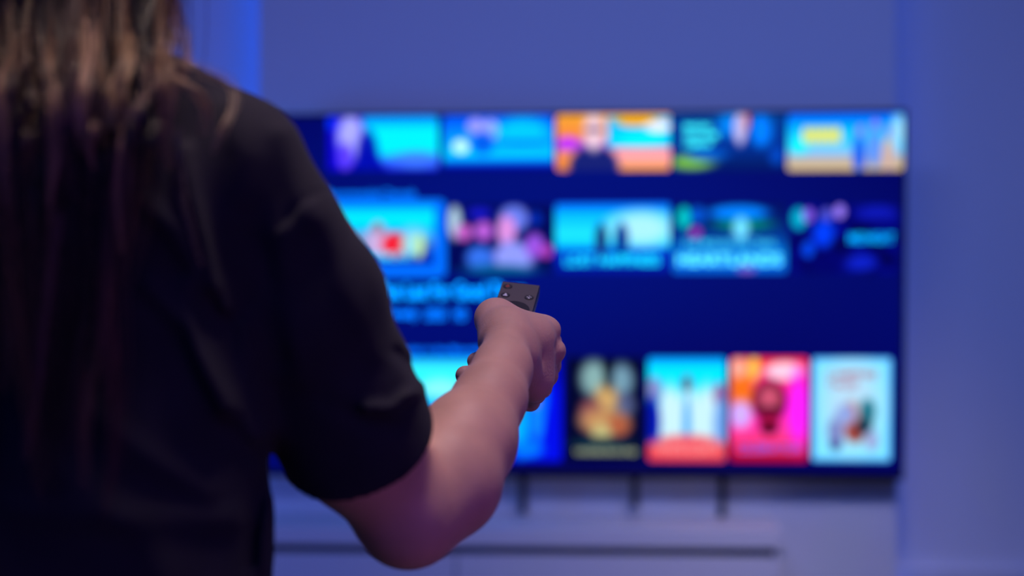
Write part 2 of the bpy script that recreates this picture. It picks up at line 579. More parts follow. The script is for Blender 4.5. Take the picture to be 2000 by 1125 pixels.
def p5(u, v):
    c = vert(u, v, ((0, (240, 40, 30)), (0.2, (250, 40, 120)), (0.5, (255, 40, 190)), (0.75, (250, 60, 150)), (0.85, (230, 30, 60)), (1, (170, 0, 30))))
    c = ell(c, u, v, 0.14, 0.3, 0.16, 0.25, (240, 110, 20), 0.8)
    c = ell(c, u, v, 0.1, 0.1, 0.1, 0.1, (250, 170, 150), 0.6)
    c = ell(c, u, v, 0.3, 0.1, 0.08, 0.12, (250, 190, 80), 0.6)
    c = ell(c, u, v, 0.7, 0.13, 0.26, 0.09, (250, 200, 225), 0.5)
    c = ell(c, u, v, 0.13, 0.55, 0.14, 0.13, (205, 170, 255), 0.7)
    c = ell(c, u, v, 0.88, 0.5, 0.12, 0.35, (250, 30, 255), 0.9)
    c = ell(c, u, v, 0.5, 0.42, 0.22, 0.2, (80, 0, 30), 0.3)
    c = ell(c, u, v, 0.5, 0.4, 0.14, 0.13, (200, 80, 110), 0.6)
    c = ell(c, u, v, 0.5, 0.52, 0.12, 0.05, (20, 0, 30), 0.5)
    c = ell(c, u, v, 0.5, 0.62, 0.13, 0.11, (150, 10, 60), 0.5)
    c = ell(c, u, v, 0.5, 0.69, 0.12, 0.05, (60, 0, 20), 0.6)
    return c


def p6(u, v):
    c = np.zeros((len(u), 3)) + (125, 225, 255)
    e = np.minimum(np.minimum(u, 1 - u) * 0.75, np.minimum(v, 1 - v))
    c = mixc(c, (60, 150, 255), np.clip(1 - e / 0.05, 0, 1))
    c = ell(c, u, v, 0.5, 0.45, 0.35, 0.4, (175, 215, 240), 0.9)
    for (x, y, rx, ry, col) in ((0.3, 0.72, 0.1, 0.14, (120, 130, 190)), (0.5, 0.6, 0.1, 0.17, (190, 110, 110)), (0.55, 0.72, 0.12, 0.1, (150, 60, 50)),
                                (0.7, 0.52, 0.1, 0.12, (30, 110, 130)), (0.66, 0.66, 0.1, 0.08, (20, 50, 70)), (0.42, 0.55, 0.12, 0.1, (140, 160, 220)),
                                (0.3, 0.85, 0.07, 0.05, (50, 50, 130)), (0.76, 0.8, 0.08, 0.1, (150, 160, 210))):
        c = ell(c, u, v, x, y, rx, ry, col, 0.6)
    return c


for q in ((786, 937, p1, 'bright cyan poster beside the forearm'), (946, 1097, p2, 'deep blue poster behind the hand'),
          (1106, 1256, p3, 'black poster of faces'), (1266, 1417, p4, 'poster of figures in white coats on cyan'),
          (1427, 1577, p5, 'red and magenta poster'), (1586, 1740, p6, 'pale blue bordered poster')):
    tile('poster_tile', q[0], 698, q[1], 901, q[2], 0.007, label=q[3])

AZ, CY = (0, 120, 255), (0, 200, 255)
caption('Recommended Channels', 640, 371, 812, 387, AZ, strength=1.5)
caption('That Last For Good Times', 734, 552, 1024, 583, (0, 150, 255), strength=2.4)
caption('Comedy', 750, 602, 816, 626, AZ, strength=2.2)
caption('2020', 830, 603, 870, 624, AZ, strength=2.0)
caption('HD', 888, 603, 910, 624, AZ, strength=2.2)
caption('Popular in the Mountains', 770, 677, 955, 695, (0, 110, 255), strength=1.8)
caption('HARMONY', 714, 494, 804, 508, (60, 220, 255), strength=1.3)
caption('LOST HAPPINESS', 1104, 498, 1288, 518, (20, 220, 255), strength=1.6)
caption('THE MOUNTAIN TRAIL', 1334, 468, 1516, 482, (60, 210, 255), strength=1.1)
caption('HEARTLANDS', 1324, 496, 1526, 518, (90, 235, 255), strength=1.6)
caption('MIDNIGHT', 1658, 456, 1746, 474, (0, 170, 255), strength=1.6)
caption('BRINGING\nGOLD HOME\nCOMPANY', 1336, 242, 1402, 288, (60, 250, 255), strength=1.6)
caption('HORIZONS', 962, 246, 1060, 262, (0, 220, 255), strength=1.0)
caption('UNDERGROUND', 1124, 876, 1244, 888, (150, 160, 130), strength=1.3)
caption('WHITE COATS', 1278, 866, 1406, 888, (255, 150, 150), strength=1.0)
caption('CELEBRATION', 1440, 866, 1566, 884, (80, 90, 230), strength=1.2)
caption('CAMPFIRE\nTALES', 1614, 724, 1714, 758, (200, 60, 110), strength=0.8)

# wall brackets and cables hanging below the television
for px, yb in ((1022, 1002), (1240, 990)):
    x, zb = x_on_plane(px, yb, YP - 0.045)
    o = box('mount_arm', (x - 0.0075, YP - 0.05, zb), (x + 0.0075, YP - 0.036, tvc.z + 0.12), M_black, bev=0.001)
    o.parent = tv
    o.matrix_parent_inverse = Mtv.inverted()
o = box('wall_plate', (tvc.x - 0.22, YP - 0.036, tvc.z - 0.08), (tvc.x + 0.22, YP - 0.001, tvc.z + 0.1), M_black, bev=0.001)
o.parent = tv
o.matrix_parent_inverse = Mtv.inverted()


def tube(name, pts, rad, m, parent=None, seg=10):
    pts = [Vector(p) for p in pts]
    vs_, fs = [], []
    for i, p in enumerate(pts):
        t = (pts[min(i + 1, len(pts) - 1)] - pts[max(i - 1, 0)]).normalized()
        a = t.orthogonal().normalized() if i == 0 else (a - t * a.dot(t)).normalized()
        b = t.cross(a)
        rr = rad[i] if isinstance(rad, (list, tuple)) else rad
        for k in range(seg):
            an = 2 * math.pi * k / seg
            vs_.append(p + (a * math.cos(an) + b * math.sin(an)) * rr)
    for i in range(len(pts) - 1):
        for k in range(seg):
            fs.append((i * seg + k, i * seg + (k + 1) % seg, (i + 1) * seg + (k + 1) % seg, (i + 1) * seg + k))
    fs.append(tuple(range(seg))[::-1])
    fs.append(tuple((len(pts) - 1) * seg + k for k in range(seg)))
    return newmesh(name, vs_, fs, m, parent, smooth=True)


x, zb = x_on_plane(1411, 1020, YP - 0.02)
z_top = tvc.z - 0.315
tag(tube('power_cord', [(x, YP - 0.009, z_top), (x + 0.001, YP - 0.009, z_top - 0.04), (x, YP - 0.009, zb + 0.02), (x + 0.001, YP - 0.009, zb - 0.2)],
         0.0072, M_black), 'black cord hanging from the television down behind the white console', 'cord')

# ------------------------------------------------------------------ console
YF = YP - 0.235
xr, ztop = x_on_plane(1527, 1037, YF)
xl = xr - 1.18
con = empty('media_console', ((xl + xr) / 2, YF + 0.1, 0))
tag(con, 'long low white console cabinet with a dark shadow gap under the television', 'console')


def cbox(name, lo, hi, m, bev=0.0, parent=con):
    o = box(name, lo, hi, m, bev=bev)
    o.parent = parent
    if parent is con:
        o.matrix_parent_inverse = Matrix.Translation(con.location).inverted()
    return o


cbox('top', (xl, YF, ztop - 0.032), (xr, YP - 0.028, ztop), M_white, 0.002)
cbox('carcass', (xl + 0.012, YF + 0.022, 0.06), (xr - 0.012, YP - 0.03, ztop - 0.033), M_gap)
for a, b, n in ((xl + 0.002, xl + 0.586, 1), (xl + 0.589, xr - 0.003, 1)):
    cbox('drawer', (a, YF + 0.003, ztop - 0.27), (b, YF + 0.0215, ztop - 0.049), M_white, 0.0015)
    cbox('door', (a, YF + 0.003, 0.07), (b, YF + 0.0215, ztop - 0.285), M_white, 0.0015)
cbox('side_panel', (xr - 0.0115, YF + 0.022, 0), (xr - 0.001, YP - 0.03, ztop - 0.034), M_white)
cbox('side_panel', (xl + 0.001, YF + 0.022, 0), (xl + 0.0115, YP - 0.03, ztop - 0.034), M_white)
cbox('plinth', (xl + 0.02, YF + 0.05, 0), (xr - 0.02, YP - 0.04, 0.06), M_gap)

# ------------------------------------------------------------------ implicit surfaces
import openvdb


class Field:
    def __init__(s, lo, hi, h, bg=0.04):
        s.lo, s.h = np.array(lo, float), h
        s.n = np.ceil((np.array(hi) - s.lo) / h).astype(int) + 1
        s.a = np.full(s.n, bg, np.float32)
        s.bg = bg

    def block(s, lo, hi, pad):
        i0 = np.clip(np.floor((np.array(lo) - pad - s.lo) / s.h).astype(int), 0, s.n)
        i1 = np.clip(np.ceil((np.array(hi) + pad - s.lo) / s.h).astype(int) + 1, 0, s.n)
        sl = tuple(slice(a, b) for a, b in zip(i0, i1))
        g = [(s.lo[k] + s.h * np.arange(i0[k], i1[k])).astype(np.float32) for k in range(3)]
        return sl, g[0][:, None, None], g[1][None, :, None], g[2][None, None, :]

    def put(s, sl, d, k, mode='add'):
        A = s.a[sl]
        if mode == 'add':
            t = np.clip(0.5 + 0.5 * (A - d) / k, 0, 1)
            s.a[sl] = A * (1 - t) + d * t - k * t * (1 - t)
        else:            # subtract
            d = -d
            t = np.clip(0.5 - 0.5 * (A - d) / k, 0, 1)
            s.a[sl] = A * (1 - t) + d * t + k * t * (1 - t)

    def cone(s, a, b, ra, rb, k=0.01, flat=None, mode='add'):
        a, b = np.array(a, float), np.array(b, float)
        rm = max(ra, rb)
        sl, X, Y, Z = s.block(np.minimum(a, b) - rm, np.maximum(a, b) + rm, k + s.bg * 0.8)
        if s.a[sl].size == 0: return
        ab = b - a
        L = max(float(ab @ ab), 1e-9)
        t = np.clip(((X - a[0]) * ab[0] + (Y - a[1]) * ab[1] + (Z - a[2]) * ab[2]) / L, 0, 1)
        dx, dy, dz = X - a[0] - t * ab[0], Y - a[1] - t * ab[1], Z - a[2] - t * ab[2]
        if flat is not None:
            n, f = flat
            n = np.array(n, float)
            n /= np.linalg.norm(n)
            q = (dx * n[0] + dy * n[1] + dz * n[2]) * (f - 1)
            dx, dy, dz = dx + q * n[0], dy + q * n[1], dz + q * n[2]
        d = np.sqrt(dx * dx + dy * dy + dz * dz) - (ra + (rb - ra) * t)
        s.put(sl, d.astype(np.float32), k, mode)

    def chain(s, pts, k=0.01, flat=None):
        for p, q in zip(pts[:-1], pts[1:]):
            s.cone(p[0], q[0], p[1], q[1], k, flat)

    def ellipsoid(s, c, r, k=0.01, mode='add'):
        c, r = np.array(c, float), np.array(r, float)
        sl, X, Y, Z = s.block(c - r, c + r, k + s.bg * 0.8)
        if s.a[sl].size == 0: return
        q = np.sqrt(((X - c[0]) / r[0]) ** 2 + ((Y - c[1]) / r[1]) ** 2 + ((Z - c[2]) / r[2]) ** 2)
        d = (q - 1) * r.min()
        s.put(sl, d.astype(np.float32), k, mode)

    def mesh(s):
        g = openvdb.FloatGrid()
        g.background = s.bg
        a = s.a.copy()
        for ax in range(3):
            for e in (0, -1):
                ix = [slice(None)] * 3
                ix[ax] = e
                a[tuple(ix)] = s.bg
        g.copyFromArray(a)
        pts, quads = g.convertToQuads()
        pts = pts * s.h + s.lo
        return pts, quads[:, ::-1]


def fast_mesh(name, parts, m, parent=None):
    """parts: list of (points in the level frame, quads)"""
    V, F, n = [], [], 0
    for p, q in parts:
        V.append(p)
        F.append(q + n)
        n += len(p)
    V = np.concatenate(V) @ MY.T
    F = np.concatenate(F).astype(np.int32)
    me = bpy.data.meshes.new(name)
    me.vertices.add(len(V))
    me.vertices.foreach_set('co', V.astype(np.float32).ravel())
    me.loops.add(F.size)
    me.loops.foreach_set('vertex_index', F.ravel())
    me.polygons.add(len(F))
    me.polygons.foreach_set('loop_start', np.arange(0, F.size, F.shape[1], dtype=np.int32))
    me.polygons.foreach_set('use_smooth', np.ones(len(F), bool))
    me.update()
    me.validate()
    me.materials.append(m)
    o = bpy.data.objects.new(name, me)
    C.objects.link(o)
    if parent: o.parent = parent
    return o


# ------------------------------------------------------------------ skin, cloth, hair
M_skin = mat('skin', (0.56, 0.315, 0.26), 0.52, spec=0.4, bump=0.18, bscale=420, var=0.09, vscale=26)
_b = M_skin.node_tree.nodes['Principled BSDF']
_b.inputs['Subsurface Weight'].default_value = 0.15
_b.inputs['Subsurface Radius'].default_value = (0.010, 0.004, 0.002)
_b.inputs['Subsurface Scale'].default_value = 0.5
M_shirt = mat('black_cotton', (0.018, 0.017, 0.028), 0.85, spec=0.15, bump=0.35, bscale=700, var=0.12, vscale=30)
M_shirt.node_tree.nodes['Principled BSDF'].inputs['Sheen Weight'].default_value = 0.05
M_shirt.node_tree.nodes['Principled BSDF'].inputs['Sheen Roughness'].default_value = 0.5
M_jean = mat('dark_denim', (0.02, 0.024, 0.04), 0.8, bump=0.3, bscale=600)
M_shoe = mat('grey_canvas', (0.12, 0.12, 0.13), 0.7)
M_hair = mat('brown_hair', (0.06, 0.03, 0.02), 0.38, spec=0.6)
nt = M_hair.node_tree
a_ = nt.nodes.new('ShaderNodeAttribute')
a_.attribute_name = 'strand'
nt.links.new(a_.outputs['Color'], nt.nodes['Principled BSDF'].inputs['Base Color'])

# ------------------------------------------------------------------ remote pose (level frame)
RO = P(1018, 553, 1.62)
ra_ = np.array((0.145, 0.86, 0.485)); ra_ /= np.linalg.norm(ra_)
rw_ = np.array((0.985, -0.105, -0.108)); rw_ -= ra_ * (rw_ @ ra_); rw_ /= np.linalg.norm(rw_)
rn_ = np.cross(rw_, ra_)
RL, RW, RT = 0.142, 0.0365, 0.011

# ------------------------------------------------------------------ the person
BX, BY = P(100, 600, 1.2)[0], 1.2
sh = P(465, 318, 1.19)
ARM = [(sh, 0.038), (P(565, 600, 1.225), 0.041), (P(700, 868, 1.265), 0.0475), (P(797, 1010, 1.30), 0.0345)]
FORE = [(P(797, 1010, 1.30), 0.0345), (P(870, 922, 1.335), 0.0395), (P(912, 862, 1.365), 0.0375), (P(958, 778, 1.41), 0.0275),
        (P(981, 722, 1.445), 0.0225), (P(991, 668, 1.485), 0.0205)]

fine = Field(P(560, 1140, 1.25) - (0.02, 0.06, 0.01), P(1130, 560, 1.64) + (0.01, 0.03, 0.02), 0.0013, 0.02)
fine.chain([ARM[1], ARM[2], ARM[3]], 0.012)
fine.chain(FORE, 0.016)
fine.cone(P(800, 1000, 1.30), P(880, 960, 1.325), 0.034, 0.034, 0.02)
# palm: metacarpals from wrist to knuckles
WR = P(990, 668, 1.485)
K = [(P(1067, 647, 1.555), 0.0105), (P(1078, 687, 1.56), 0.011), (P(1067, 733, 1.556), 0.0105), (P(1045, 768, 1.547), 0.0098)]
for i, (p, r) in enumerate(K):
    fine.cone(WR + (p - WR) * 0.12, p, 0.0175 if i < 2 else 0.015, r, 0.011)
fine.cone(P(1012, 700, 1.49), P(1040, 755, 1.53), 0.017, 0.012, 0.012)
fine.cone(P(1030, 668, 1.52), P(1045, 735, 1.54), 0.013, 0.012, 0.012)
# knuckle heads
fine.ellipsoid(P(1080, 643, 1.556), (0.006, 0.008, 0.0065), 0.006)
fine.ellipsoid(P(1093, 684, 1.556), (0.005, 0.008, 0.0065), 0.006)
fine.ellipsoid(P(1062, 727, 1.538), (0.005, 0.006, 0.004), 0.005)
# thumb, lying forward on the face of the remote
fine.chain([(P(985, 655, 1.495), 0.0175), (P(964, 621, 1.545), 0.0135), (P(985, 616, 1.582), 0.0105), (P(1003, 606, 1.606), 0.0085)], 0.009)
fine.cone(P(978, 622, 1.545), P(1052, 641, 1.552), 0.0145, 0.0115, 0.014)
fine.cone(P(992, 640, 1.51), P(1035, 650, 1.53), 0.018, 0.016, 0.014)
fine.cone(P(964, 625, 1.545), P(968, 672, 1.50), 0.0140, 0.0145, 0.010)
# fingers curled under it
FING = [
    [(K[0][0], 0.0100), (P(1077, 668, 1.592), 0.0090), (P(1024, 674, 1.586), 0.0082), (P(929, 705, 1.548), 0.0078)],
    [(K[1][0], 0.0105), (P(1075, 714, 1.594), 0.0094), (P(1008, 727, 1.580), 0.0086), (P(908, 733, 1.535), 0.0086)],
    [(K[2][0], 0.0100), (P(1058, 758, 1.590), 0.0090), (P(1000, 762, 1.576), 0.0082), (P(948, 757, 1.550), 0.0074)],
    [(K[3][0], 0.0092), (P(1036, 785, 1.572), 0.0082), (P(992, 786, 1.562), 0.0074), (P(955, 782, 1.548), 0.0066)]]
for f in FING:
    fine.chain(f, 0.0035)
# hollows between the tendons
fine.ellipsoid(P(1062, 678, 1.531), (0.011, 0.006, 0.0045), 0.008, 'sub')
fine.ellipsoid(P(1040, 700, 1.512), (0.006, 0.006, 0.008), 0.010, 'sub')
fine.cone(P(1040, 665, 1.53), P(1045, 740, 1.53), 0.0165, 0.0145, 0.012)
# the remote presses its own shape into the palm
sl, X, Y, Z = fine.block(RO - 0.17, RO + 0.06, 0)
dx, dy, dz = X - RO[0], Y - RO[1], Z - RO[2]
ss = -(dx * ra_[0] + dy * ra_[1] + dz * ra_[2])
tt = dx * rw_[0] + dy * rw_[1] + dz * rw_[2]
uu = dx * rn_[0] + dy * rn_[1] + dz * rn_[2]
q = [np.abs(ss - RL / 2) - RL / 2, np.abs(tt) - RW / 2, np.abs(uu + RT / 2) - RT / 2]
dbox = np.sqrt(sum(np.maximum(v, 0) ** 2 for v in q)) + np.minimum(np.maximum(np.maximum(q[0], q[1]), q[2]), 0) - 0.0002
fine.put(sl, dbox.astype(np.float32), 0.001, 'sub')

body = Field((BX - 0.30, BY - 0.22, -0.01), (BX + 0.36, BY + 0.30, 1.66), 0.005)
F3 = (0, 1, 0)
bf = (F3, 1.45)
body.cone((BX, BY, 1.00), (BX, BY, 1.22), 0.128, 0.135, 0.03, bf)
body.cone((BX, BY, 0.90), (BX, BY, 1.00), 0.145, 0.125, 0.03, (F3, 1.35))
body.cone((BX - 0.10, BY, 1.268), (BX + 0.10, BY, 1.268), 0.050, 0.050, 0.03)
body.cone((BX, BY + 0.0, 1.30), (BX, BY + 0.02, 1.43), 0.058, 0.05, 0.035)
hc = np.array((BX + 0.004, BY + 0.025, 1.515))
body.ellipsoid(hc, (0.072, 0.09, 0.10), 0.02)
body.ellipsoid(hc + (0, 0.03, -0.055), (0.052, 0.062, 0.058), 0.02)
body.cone(hc + (0, 0.092, 0.0), hc + (0, 0.105, -0.03), 0.008, 0.012, 0.012)       # nose
body.ellipsoid(hc + (0, 0.082, -0.062), (0.022, 0.012, 0.008), 0.008)              # lips
body.ellipsoid(hc + (0, 0.078, -0.09), (0.022, 0.02, 0.016), 0.02)                 # chin
for s_ in (-1, 1):
    body.ellipsoid(hc + (s_ * 0.03, 0.083, 0.004), (0.014, 0.009, 0.008), 0.006, 'sub')
    body.ellipsoid(hc + (s_ * 0.03, 0.074, 0.004), (0.012, 0.012, 0.010), 0.003)
    body.ellipsoid(hc + (s_ * 0.073, 0.0, -0.01), (0.008, 0.016, 0.03), 0.006)
    hip = np.array((BX + s_ * 0.085, BY, 0.84))
    body.chain([(hip, 0.088), ((BX + s_ * 0.09, BY + 0.005, 0.47), 0.056), ((BX + s_ * 0.095, BY, 0.30), 0.052), ((BX + s_ * 0.10, BY - 0.01, 0.08), 0.036)], 0.03)
    body.chain([((BX + s_ * 0.10, BY - 0.02, 0.045), 0.036), ((BX + s_ * 0.11, BY + 0.14, 0.03), 0.028)], 0.02)
body.chain([(np.array((BX + 0.10, BY, 1.268)), 0.038), (sh - (0, 0, 0.004), 0.033), (ARM[1][0], 0.040), (P(640, 750, 1.248), 0.042)], 0.02)
# other arm, hanging at the side
la = [(np.array((BX - 0.16, BY, 1.27)), 0.045), (np.array((BX - 0.215, BY - 0.01, 1.0)), 0.042), (np.array((BX - 0.225, BY + 0.04, 0.88)), 0.036), (np.array((BX - 0.225, BY + 0.075, 0.77)), 0.024)]
body.chain(la, 0.02)
body.cone(la[-1][0], la[-1][0] + (0.0, 0.012, -0.07), 0.026, 0.028, 0.012, ((1, 0, 0), 1.9))
for i, (dy, ln) in enumerate(((0.036, 0.062), (0.016, 0.072), (-0.004, 0.068), (-0.022, 0.054))):
    b0 = la[-1][0] + (0, dy, -0.075)
    body.chain([(b0, 0.0095), (b0 + (0.004, 0.004, -ln * 0.5), 0.0088), (b0 + (0.014, 0.006, -ln), 0.0075)], 0.004)
body.chain([(la[-1][0] + (0.0, 0.035, -0.03), 0.013), (la[-1][0] + (0.006, 0.058, -0.06), 0.0105), (la[-1][0] + (0.01, 0.062, -0.09), 0.009)], 0.008)

person = fast_mesh('person', [body.mesh(), fine.mesh()], M_skin)
tag(person, 'person seen from behind in a black t-shirt pointing a remote at the television', 'person')

# ------------------------------------------------------------------ t-shirt
st = Field((BX - 0.33, BY - 0.22, 0.74), (P(870, 900, 1.29)[0] + 0.03, BY + 0.28, 1.42), 0.003, 0.04)
SF = (F3, 1.35)
st.cone((BX, BY, 0.76), (BX, BY, 1.02), 0.172, 0.148, 0.03, SF)
st.cone((BX, BY, 1.02), (BX, BY, 1.20), 0.148, 0.146, 0.03, SF)
st.cone((BX - 0.09, BY, 1.265), (BX + 0.09, BY, 1.265), 0.072, 0.072, 0.05)
st.cone(P(300, 232, 1.19), P(448, 312, 1.19), 0.043, 0.042, 0.02)
_n, _s = P(300, 232, 1.19), P(470, 306, 1.19)
st.cone((2 * BX - _n[0], _n[1], _n[2]), (2 * BX - _s[0], _s[1], _s[2]), 0.043, 0.042, 0.02)
SL = [(P(452, 325, 1.19), 0.0445), (P(520, 450, 1.20), 0.0515), (P(590, 600, 1.222), 0.0575), (P(655, 752, 1.25), 0.0585), (P(690, 846, 1.262), 0.0545)]
st.chain([(np.array((BX - 0.155, BY, 1.265)), 0.052), (np.array((BX - 0.205, BY - 0.005, 1.11)), 0.058)], 0.03)
st.cone((BX, BY, 1.30), (BX, BY + 0.005, 1.355), 0.072, 0.066, 0.02)


def seg_dist(X, Z, x0, z0, x1, z1):
    L = max((x1 - x0) ** 2 + (z1 - z0) ** 2, 1e-9)
    t = np.clip(((X - x0) * (x1 - x0) + (Z - z0) * (z1 - z0)) / L, 0, 1)
    return np.hypot(X - x0 - t * (x1 - x0), Z - z0 - t * (z1 - z0)), t


# folds: (px, py) lines over the back and the sleeve, width px, height m
FOLDS = [
    ((300, 560), (365, 640), (430, 800), 22, 0.010), ((360, 560), (400, 700), (480, 860), 20, 0.008),
    ((270, 380), (345, 450), (400, 560), 22, 0.009), ((360, 290), (375, 380), (430, 600), 13, 0.010),
    ((200, 800), (290, 880), (400, 960), 26, 0.006), ((60, 980), (240, 1000), (440, 1020), 30, 0.005),
    ((120, 900), (300, 1040), (330, 1120), 30, 0.004), ((460, 640), (470, 760), (520, 880), 22, 0.006),
    ((540, 912), (505, 1000), (492, 1125), 12, 0.004), ((535, 905), (480, 960), (470, 1120), 12, -0.006),
    ((575, 470), (560, 600), (600, 740), 30, 0.004), ((640, 420), (680, 560), (730, 690), 26, 0.003),
    ((800, 770), (765, 797), (715, 795), 12, 0.008), ((815, 750), (805, 772), (795, 775), 12, 0.002),
    ((812, 745), (800, 725), (770, 690), 12, -0.004), ((640, 780), (700, 820), (770, 835), 18, -0.003),
    ((540, 250), (560, 330), (590, 420), 26, 0.004), ((440, 200), (470, 300), (460, 420), 30, 0.005),
    ((650, 372), (600, 408), (562, 452), 7, -0.002), ((646, 385), (606, 420), (570, 462), 9, 0.0012),
    ((470, 420), (520, 560), (530, 700), 28, -0.005), ((130, 420), (150, 600), (140, 800), 34, 0.004),
    ((30, 500), (60, 700), (50, 900), 34, 0.004),
]
s2 = Field(st.lo, st.lo + (st.n - 1) * st.h, 0.003, 0.04)
s2.chain(SL[:4], 0.012)
s2.cone(SL[3][0], SL[4][0] + (SL[4][0] - SL[3][0]) * 1.5, 0.0585, 0.0565, 0.008)
sl, X, Y, Z = st.block(st.lo, st.lo + st.n * st.h, 0)
XZ_x, XZ_z = np.broadcast_arrays(X[:, 0, :], Z[0, :, :].reshape(1, -1)) if False else np.meshgrid(X.ravel(), Z.ravel(), indexing='ij')
disp = np.zeros_like(XZ_x)
for p0, p1, p2, wd, hh in FOLDS:
    d_ = 1.12 if p0[0] < 560 else 1.2
    a_, b_, c_ = P(*p0, d_), P(*p1, d_), P(*p2, d_)
    d1, t1 = seg_dist(XZ_x, XZ_z, a_[0], a_[2], b_[0], b_[2])
    d2, t2 = seg_dist(XZ_x, XZ_z, b_[0], b_[2], c_[0], c_[2])
    d_m = np.minimum(d1, d2)
    disp += hh * np.exp(-(d_m / (wd / FPX * 1.15)) ** 2)
disp += 0.0016 * (np.sin(XZ_x * 60 + XZ_z * 22 + 1.2 * np.sin(XZ_z * 31)) + np.sin(XZ_x * 37 - XZ_z * 44 + 2))
nearside = np.clip((BY + 0.02 - Y) / 0.05, 0, 1)           # only the side of the cloth that faces back
nearside = np.maximum(nearside, np.clip((X - BX - 0.19) / 0.02, 0, 1) * np.clip((1.30 - Y) / 0.05, 0, 1))
dd = (disp[:, None, :] * nearside).astype(np.float32)
st.a -= dd
s2.a -= dd
# hollow the sleeve and cut its hem, then join it to the trunk
ax = SL[4][0] - SL[3][0]
ax /= np.linalg.norm(ax)
cutn = ax + np.array((0.0, 0.42, 0.0)); cutn /= np.linalg.norm(cutn)
cutp = P(728, 850, 1.262) + ax * 0.004
s2.put(sl, (-((X - cutp[0]) * cutn[0] + (Y - cutp[1]) * cutn[1] + (Z - cutp[2]) * cutn[2])).astype(np.float32), 0.002, 'sub')
s2.cone(SL[3][0], SL[4][0] + ax * 0.15, 0.0505, 0.0515, 0.002, mode='sub')
st.put(sl, s2.a, 0.02)
lx = np.array((-0.05, -0.005, -0.155)); lx /= np.linalg.norm(lx)
lp = np.array((BX - 0.207, BY - 0.005, 1.10))
st.cone(lp - lx * 0.02, lp + lx * 0.12, 0.053, 0.053, 0.002, mode='sub')
st.cone((BX, BY, 0.70), (BX, BY, 0.98), 0.168, 0.143, 0.002, SF, mode='sub')
st.cone((BX, BY + 0.004, 1.30), (BX, BY + 0.012, 1.45), 0.058, 0.068, 0.004, mode='sub')
shirt = fast_mesh('t_shirt', [st.mesh()], M_shirt, person)

# trousers and shoes (below the frame)
tr = Field((BX - 0.25, BY - 0.2, 0.05), (BX + 0.25, BY + 0.22, 0.92), 0.007, 0.05)
tr.cone((BX, BY, 0.80), (BX, BY, 0.87), 0.152, 0.142, 0.03, (F3, 1.3))
for s_ in (-1, 1):
    tr.chain([((BX + s_ * 0.085, BY, 0.80), 0.098), ((BX + s_ * 0.092, BY + 0.005, 0.47), 0.072), ((BX + s_ * 0.10, BY - 0.01, 0.10), 0.062)], 0.03)
fast_mesh('trousers', [tr.mesh()], M_jean, person)
for s_ in (-1, 1):
    sf = Field((BX + s_ * 0.11 - 0.09, BY - 0.12, -0.002), (BX + s_ * 0.11 + 0.09, BY + 0.24, 0.13), 0.005, 0.04)
    sf.chain([((BX + s_ * 0.10, BY - 0.03, 0.05), 0.045), ((BX + s_ * 0.112, BY + 0.14, 0.038), 0.042)], 0.02)
    sf.cone((BX + s_ * 0.10, BY - 0.02, 0.05), (BX + s_ * 0.10, BY - 0.01, 0.09), 0.045, 0.042, 0.02)
    sl, X, Y, Z = sf.block(sf.lo, sf.lo + sf.n * sf.h, 0)
    sf.put(sl, (Z - 0.004 + 0 * X + 0 * Y).astype(np.float32), 0.002, 'sub')
    fast_mesh('shoe', [sf.mesh()], M_shoe, person)

# ------------------------------------------------------------------ hair
hf = Field((BX - 0.15, BY - 0.17, 1.22), (BX + 0.15, BY + 0.16, 1.67), 0.005, 0.04)
hf.ellipsoid(hc + (0, -0.006, 0.012), (0.080, 0.094, 0.110), 0.02)
hf.chain([(hc + (0, -0.03, 0.0), 0.062), (hc + (0, -0.035, -0.11), 0.056), (np.array((BX, BY - 0.03, 1.33)), 0.040)], 0.03, (F3, 1.25))
hf.ellipsoid(hc + (0, 0.095, -0.03), (0.062, 0.05, 0.10), 0.01, 'sub')
hcap = hf.mesh()


def back_y(x, z):
    """depth of the shirt's back at lateral x, height z"""
    dxx = np.clip(np.abs(x - BX) / 0.165, 0, 0.97)
    base = BY - 0.112 * np.sqrt(1 - dxx ** 2)
    up = np.clip((z - 1.27) / 0.1, 0, 1)
    return base + 0.05 * up


